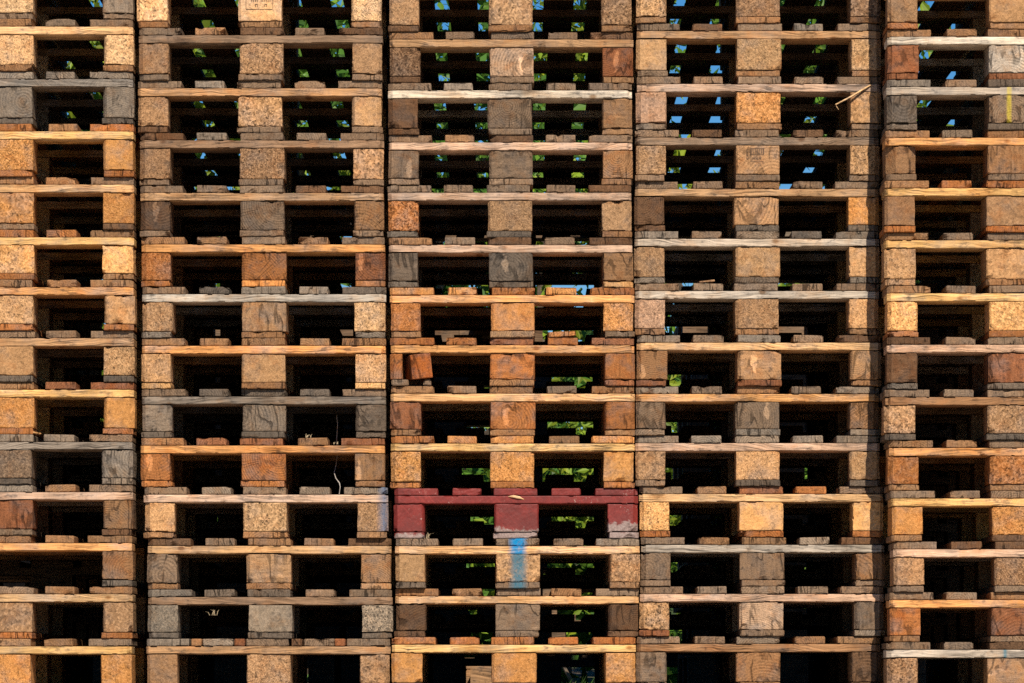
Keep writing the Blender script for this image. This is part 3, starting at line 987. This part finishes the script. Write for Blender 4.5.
chip(561.5, deck_top(2, 7) - 3.0, 0.088, 0.016, (186, 122, 68), -0.06, 'tilted orange board offcut lying on the deck of the shattered orange pallet', 2, 7, 'wood offcut', 'wood_offcut')
chip(369.5, deck_top(1, 10) - 1.7, 0.022, 0.009, (220, 190, 165), 0.25, 'small pinkish wood chip below a ringed brown corner block', 1, 10)
chip(706.0, deck_top(3, 6) - 1.4, 0.05, 0.006, (170, 130, 95), -0.1, 'thin brown wood sliver on the deck under a whitish cross board', 3, 7)
chip(601.0, deck_top(2, 5) + 52.5, 0.026, 0.014, (150, 100, 60), -0.3, 'brown wood crumb beside a patterned log block', 2, 6)
chip(36.5, deck_top(0, 9) - 1.2, 0.03, 0.006, (190, 140, 90), 0.18, 'thin tan wood sliver on a grey deck board', 0, 9)


def tuft(px, py, y, n, h, rgbmat, label, name='dry_grass', cat='grass tuft'):
    v, f = [], []
    rj = random.Random(int(px * 7 + py))
    p = W(px, py, y)
    for i in range(n):
        a = rj.uniform(-1.2, 1.2)
        hh = h * rj.uniform(0.5, 1)
        b = len(v)
        w = 0.0009
        x0 = rj.uniform(-0.012, 0.012)
        yy = rj.uniform(-0.01, 0.01)
        mid = Vector((x0 + math.sin(a) * hh * 0.4, yy, hh * 0.6))
        tip = Vector((x0 + math.sin(a) * hh, yy, hh * (0.6 + 0.3 * math.cos(a))))
        for q, ww in ((Vector((x0, yy, 0)), w), (mid, w), (tip, w * 0.3)):
            v += [q + Vector((-ww, -ww * 0.6, 0)), q + Vector((ww, -ww * 0.6, 0)), q + Vector((0, ww, 0))]
        for s in (0, 3):
            for e in range(3):
                g = (e + 1) % 3
                f.append((b + s + e, b + s + g, b + s + 3 + g, b + s + 3 + e))
    m = bpy.data.meshes.new(name)
    m.from_pydata([q + p for q in v], [], f)
    o = link(name, m, None, rgbmat)
    tag(o, label, cat)


M_STRAW = mat_plain('straw', (0.30, 0.23, 0.14), 0.3)
tuft(308.5, deck_top(1, 9), 0.02, 6, 0.016, M_STRAW, 'few pale straw fibres on the deck end of the orange ringed pallet')
tuft(334.0, deck_top(1, 9) + 6.5, 0.02, 6, 0.012, M_STRAW, 'frayed pale fibres beside the thin dry stem')
tuft(428.5, deck_top(2, 11), 0.02, 5, 0.026, M_STRAW, 'wisps of straw on the deck beneath the red pallet')
tuft(213.5, deck_top(1, 12) + 26, 0.0, 7, 0.03, M_STRAW, 'small straw tangle hanging at the dark grey cross board')

# ------------------------------------------------------------------ setting
def ground_height(x, y):
    cols = [(-112 - 512, 135 - 512), (138 - 512, 386 - 512), (388 - 512, 636 - 512), (637 - 512, 884 - 512), (884 - 512, 1140 - 512)]
    z = min(GROUND_Z)
    if -0.25 < y < 2.6:
        for ci, (a, b) in enumerate(cols):
            if a * K - 0.01 <= x < b * K + 0.004:
                z = GROUND_Z[ci]
    base = z - 0.0025
    if y < -1.2:
        t = min(1.0, (-1.2 - y) / 4.0)
        t = t * t * (3 - 2 * t)
        base = base - 1.62 * t
    if y > 25:
        base += min(5.0, (y - 25) * 0.07)
    if y > 4:
        base += 0.012 * noise.noise(Vector((x * 0.6, y * 0.6, 0)))
    return base


def build_ground():
    xs = [-400, -120, -40, -15, -8, -5, -4]
    x = -3.0
    while x < 3.0:
        xs.append(x)
        x += 0.1
    xs += [3, 4, 5, 8, 15, 40, 120, 400]
    ys = [-120, -40, -18, -12, -8, -6, -5.2, -4.6, -4, -3.4, -2.8, -2.2, -1.7, -1.2, -0.6, -0.24, -0.1, 0, 0.6, 1.2, 1.8, 2.4, 2.7, 3.2, 4, 5, 6, 7, 8, 9, 10, 12, 14, 17, 20, 25, 30, 40, 60, 100, 200, 500]
    v = [(x, y, ground_height(x, y)) for y in ys for x in xs]
    n = len(xs)
    f = [(j * n + i, j * n + i + 1, (j + 1) * n + i + 1, (j + 1) * n + i) for j in range(len(ys) - 1) for i in range(n - 1)]
    m = bpy.data.meshes.new('ground')
    m.from_pydata(v, [], f)
    N = NT('yard_ground')
    g = N.n('ShaderNodeNewGeometry').outputs['Position']
    a = N.noise(g, 0.7, 5, 0.6)
    b = N.noise(g, 18, 4, 0.65)
    col = N.mix(N.ramp(a, 0.42, 0.58), (0.11, 0.085, 0.06, 1), (0.045, 0.075, 0.022, 1))
    sp = N.n('ShaderNodeSeparateXYZ')
    N.put(sp.inputs[0], g)
    edge = N.math('ADD', sp.outputs[1], N.math('MULTIPLY', N.math('SUBTRACT', a, 0.5), 3.0))
    col = N.mix(N.ramp(edge, 5.2, 4.2), col, (0.42, 0.37, 0.31, 1))
    col = N.scale_col(col, N.ramp(b, 0.3, 0.7, 0.6, 1.35))
    N.finish(col, 0.95, b, 0.5, 0.03, 0.05)
    o = link('ground', m, None, N.m)
    tag(o, kind='structure')


build_ground()


def leaf_mat(name, rgb):
    N = NT(name)
    oi = N.n('ShaderNodeObjectInfo')
    g = N.n('ShaderNodeNewGeometry')
    rnd = g.outputs['Random Per Island']
    k = N.ramp(rnd, 0, 1, 0.55, 1.5)
    col = N.mix(N.ramp(frac(N, rnd, 7.3), 0.6, 1.0, 0, 0.6), (*rgb, 1), (rgb[0] * 1.9, rgb[1] * 1.35, rgb[2] * 0.8, 1))
    return N.finish(N.scale_col(col, k), 0.5, None, spec=0.3, translucent=0.35)


LEAF = [leaf_mat('leaf_mid_green', (0.09, 0.20, 0.022)), leaf_mat('leaf_yellow_green', (0.16, 0.24, 0.02)), leaf_mat('leaf_deep_green', (0.06, 0.15, 0.02))]
M_BARK = mat_plain('bark', (0.10, 0.075, 0.055), 0.5, 18, 0.95, 0.8)


def leaf_cloud(name, centres, n, size, rj, zmin=0.0):
    v, f = [], []
    for _ in range(n):
        c, r = rj.choice(centres)
        while True:
            d = Vector((rj.uniform(-1, 1), rj.uniform(-1, 1), rj.uniform(-1, 1)))
            if 0.02 < d.length < 1:
                break
        p = c + d * (r * (0.55 + 0.45 * rj.random()))
        if p.z < zmin:
            continue
        s = size * rj.uniform(0.6, 1.35)
        nrm = Vector((rj.gauss(0, 1), rj.gauss(-0.5, 1), rj.gauss(0.5, 1))).normalized()
        u = nrm.orthogonal().normalized()
        u.rotate(Matrix.Rotation(rj.uniform(0, 6.28), 3, nrm))
        w = nrm.cross(u)
        b = len(v)
        v += [p - u * s, p - u * s * 0.2 + w * s * 0.42 + nrm * s * 0.1, p + u * s, p - u * s * 0.2 - w * s * 0.42 + nrm * s * 0.1]
        f += [(b, b + 1, b + 2), (b, b + 2, b + 3)]
    m = bpy.data.meshes.new(name)
    m.from_pydata(v, [], f)
    m.update()
    return m


def tree(x, y, h, r, mi, seed, label, nleaf=13500, lo=0.2):
    rj = random.Random(seed)
    gz = ground_height(x, y)
    root = bpy.data.objects.new('broadleaf_tree', None)
    COL.objects.link(root)
    root.location = (x, y, gz)
    top = Vector((rj.uniform(-0.3, 0.3), rj.uniform(-0.3, 0.3), h * 0.86))
    pts = [Vector((0, 0, -0.05)), Vector((0.03, 0.02, h * 0.2)), top * 0.5 + Vector((rj.uniform(-.15, .15), 0, 0)), top * 0.75, top]
    tr = link('trunk', tube('trunk', pts, [0.05 * h * 0.5, 0.04 * h * 0.5, 0.026 * h * 0.5, 0.014 * h * 0.5, 0.004 * h], 9), root, M_BARK)
    centres = []
    for i in range(22):
        t = rj.uniform(lo, 1.0)
        a = rj.uniform(0, 6.283)
        spread = r * (0.35 + 0.75 * math.sin(math.pi * min(1, (t - lo) / (1 - lo) * 0.8 + 0.18))) * rj.uniform(0.4, 1)
        c = Vector((math.cos(a) * spread, math.sin(a) * spread, h * t))
        cr = r * rj.uniform(0.26, 0.46)
        centres.append((c, cr))
        if i < 9:
            base = top * max(0.15, t - 0.18)
            link('limb', tube('limb', [base, base.lerp(c, 0.5) + Vector((0, 0, 0.04 * h)), c], [0.011 * h, 0.007 * h, 0.002 * h], 6), root, M_BARK)
    link('crown', leaf_cloud('crown', centres, nleaf, 0.06, rj), root, LEAF[mi])
    tag(root, label, 'tree', 'trees beyond the stacks')


TREES = [
    (-3.9, 18.0, 6.6, 2.1, 1, 'pale yellow-green tree glimpsed through the grey pallet with solid blocks'),
    (-1.7, 19.0, 4.9, 1.6, 0, 'fresh green tree glimpsed through the pallet with a crumbling corner block'),
    (-5.6, 17.5, 6.4, 2.3, 0, 'dense mid-green tree beyond the stacks behind the missing-block column'),
    (-2.7, 20.5, 5.2, 1.8, 1, 'yellow-green tree glimpsed through the openings of the stamped tan pallet'),
    (-0.6, 17.0, 4.6, 1.7, 2, 'deep green tree glimpsed beyond the cream-topped pallet'),
    (1.9, 21.5, 6.4, 2.1, 1, 'light green tree glimpsed beyond the pallet with hanging splinter'),
    (3.4, 17.5, 6.6, 2.2, 0, 'mid-green tree glimpsed beyond the yellow-striped pallet'),
    (6.6, 20.5, 7.0, 2.6, 2, 'deep green tree farther out beyond the proud end stack'),
    (0.4, 27.0, 5.6, 2.6, 0, 'larger mid-green tree farther back behind the cream-topped pallet'),
]
for i, (x, y, h, r, mi, lab) in enumerate(TREES):
    tree(x, y, h, r, mi, 300 + i, lab, 6000 if -4 < x < 0.5 else 11500)


def bush(x, y, h, r, mi, seed, label, n=4200, size=0.034):
    rj = random.Random(seed)
    gz = ground_height(x, y)
    root = bpy.data.objects.new('leafy_bush', None)
    COL.objects.link(root)
    root.location = (x, y, gz)
    cs = []
    for i in range(9):
        a = rj.uniform(0, 6.283)
        d = r * rj.uniform(0, 0.75)
        c = Vector((math.cos(a) * d, math.sin(a) * d, h * rj.uniform(0.3, 0.8)))
        cs.append((c, h * rj.uniform(0.22, 0.36)))
        link('stem', tube('stem', [Vector((c.x * 0.15, c.y * 0.15, -0.02)), c * 0.6, c], [0.012, 0.009, 0.003], 5), root, M_BARK)
    link('foliage', leaf_cloud('foliage', cs, n, size, rj), root, LEAF[mi])
    tag(root, label, 'bush', 'bushes behind the stacks')


BUSHES = [
    (-3.4, 12.0, 2.0, 1.4, 2, 'dark green bush behind the grey and golden corner column'),
    (-1.3, 11.0, 1.6, 1.1, 0, 'low green bush glimpsed below the dark grey flecked pallet'),
    (0.45, 10.0, 2.1, 1.0, 1, 'bright yellow-green bush glimpsed through the red pallet'),
    (1.5, 11.5, 1.9, 1.0, 0, 'green bush glimpsed through the golden chipboard pallet of the splinter stack'),
    (3.6, 12.5, 2.0, 1.4, 2, 'deep green bush beyond the proud end stack'),
]
for i, (x, y, h, r, mi, lab) in enumerate(BUSHES):
    bush(x, y, h, r, mi, 700 + i, lab)


def hedge():
    rj = random.Random(77)
    cs = []
    for i in range(90):
        x = rj.uniform(-9, 9)
        cs.append((Vector((x, 24.5 + rj.uniform(-0.9, 0.9), rj.uniform(0.3, 2.3 + 0.5 * math.sin(x * 1.7)))), rj.uniform(0.6, 1.0)))
    for i in range(70):
        cs.append((Vector((rj.uniform(-8, 8), 23.6 + rj.uniform(-0.5, 0.5), rj.uniform(0.05, 0.7))), rj.uniform(0.5, 0.8)))
    m = leaf_cloud('hedge', cs, 26000, 0.15, rj, -0.05)
    o = link('hedge', m, None, LEAF[2])
    tag(o, 'long dense dark green hedge closing off the yard far behind the stacks', 'hedge')


hedge()


def grass_patch():
    rj = random.Random(5)
    v, f = [], []
    for _ in range(6000):
        x, y = rj.uniform(-4, 4), rj.uniform(4.6, 10)
        z = ground_height(x, y)
        h = rj.uniform(0.03, 0.11) * (0.4 + 0.6 * noise.noise(Vector((x, y, 3)))**2 * 3)
        a = rj.uniform(0, 6.28)
        u = Vector((math.cos(a), math.sin(a), 0)) * 0.006
        l = Vector((rj.uniform(-.4, .4), rj.uniform(-.4, .4), 0)) * h
        b = len(v)
        p = Vector((x, y, z - 0.005))
        v += [p - u, p + u, p + u * 0.6 + l * 0.4 + Vector((0, 0, h * 0.6)), p - u * 0.6 + l * 0.4 + Vector((0, 0, h * 0.6)), p + l + Vector((0, 0, h))]
        f += [(b, b + 1, b + 2, b + 3), (b + 3, b + 2, b + 4)]
    m = bpy.data.meshes.new('grass')
    m.from_pydata(v, [], f)
    o = link('grass', m, None, leaf_mat('grass_blade', (0.06, 0.125, 0.025)))
    tag(o, kind='stuff')


grass_patch()

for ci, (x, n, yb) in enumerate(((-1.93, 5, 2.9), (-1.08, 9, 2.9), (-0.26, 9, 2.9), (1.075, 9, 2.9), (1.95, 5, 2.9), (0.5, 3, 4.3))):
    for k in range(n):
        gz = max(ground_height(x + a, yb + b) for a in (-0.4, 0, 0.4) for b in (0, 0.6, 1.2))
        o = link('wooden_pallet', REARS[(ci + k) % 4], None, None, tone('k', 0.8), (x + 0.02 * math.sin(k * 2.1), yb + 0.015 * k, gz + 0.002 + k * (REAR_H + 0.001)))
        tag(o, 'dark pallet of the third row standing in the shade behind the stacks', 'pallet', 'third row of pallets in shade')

# low piles of pallets farther back, sunlit, seen through the lowest openings
LOW = [(-1.05, 5.6, 1, 0.1, 'b'), (-0.48, 6.4, 1, -0.2, 'm'), (1.42, 6.2, 1, 0.05, 'm')]
LOWNAME = ['brown pallet lying far back in the sun, glimpsed under the offcut-filled pallet',
           'lighter tan pallet lying in the sun, glimpsed under the golden pallet below the red one',
           'tan pallet lying in the sun, glimpsed under the radially cracked brown pallet']
for i, (x, y, n, rz, tn) in enumerate(LOW):
    for k in range(n):
        gz = max(ground_height(x + a, y + b) for a in (-0.6, 0, 0.6) for b in (-0.2, 0.6, 1.3))
        o = link('wooden_pallet', REARS[(i + k) % 4], None, None, tone(tn), (x + 0.012 * k, y, gz + k * REAR_H))
        o.rotation_euler.z = rz + 0.03 * k
        tag(o, LOWNAME[i], 'pallet', 'single pallets lying farther back')

# ------------------------------------------------------------------ light, sky, camera
world = bpy.data.worlds.new('World')
SC.world = world
world.use_nodes = True
nt = world.node_tree
nt.nodes.clear()
sky = nt.nodes.new('ShaderNodeTexSky')
sky.sky_type = 'NISHITA'
sky.sun_disc = False
sky.sun_elevation = SUN_EL
sky.altitude = 1500
sky.air_density = 1.0
sky.dust_density = 0.0
sky.ozone_density = 6.0
bg = nt.nodes.new('ShaderNodeBackground')
bg.inputs[1].default_value = 0.06
wo = nt.nodes.new('ShaderNodeOutputWorld')
deep = nt.nodes.new('ShaderNodeHueSaturation')
deep.inputs['Saturation'].default_value = 1.3
nt.links.new(sky.outputs[0], deep.inputs['Color'])
nt.links.new(deep.outputs[0], bg.inputs[0])
nt.links.new(bg.outputs[0], wo.inputs[0])

to_sun = Vector((math.sin(SUN_AZ) * math.cos(SUN_EL), -math.cos(SUN_AZ) * math.cos(SUN_EL), math.sin(SUN_EL)))
sky.sun_rotation = math.atan2(to_sun.x, to_sun.y)
sun = bpy.data.lights.new('sun', 'SUN')
sun.energy = 4.9
sun.angle = math.radians(0.5)
sun.color = (1.0, 0.90, 0.76)
so = bpy.data.objects.new('sun', sun)
COL.objects.link(so)
so.rotation_euler = (-to_sun).to_track_quat('-Z', 'Y').to_euler()
so.location = to_sun * 30

cam = bpy.data.cameras.new('camera')
co = bpy.data.objects.new('camera', cam)
COL.objects.link(co)
co.location = (0, -D, ZC)
co.rotation_euler = (math.pi / 2, 0, 0)
cam.sensor_width = 36
cam.lens = 36 * D / (1024 * K)
cam.shift_y = (HZ - 341.5) / 1024
cam.clip_start = 0.1
cam.clip_end = 2000
SC.camera = co

SC.view_settings.view_transform = 'Standard'
SC.view_settings.look = 'None'
SC.view_settings.exposure = 0.44
SC.view_settings.gamma = 1
SC.view_settings.use_curve_mapping = False
SC.render.engine = 'CYCLES'
SC.cycles.max_bounces = 9
SC.cycles.diffuse_bounces = 8
SC.cycles.use_denoising = False
SC.cycles.sample_clamp_indirect = 4
SC.cycles.denoiser = 'OPENIMAGEDENOISE'
SC.cycles.denoising_input_passes = 'RGB_ALBEDO_NORMAL'
SC.cycles.denoising_prefilter = 'ACCURATE'
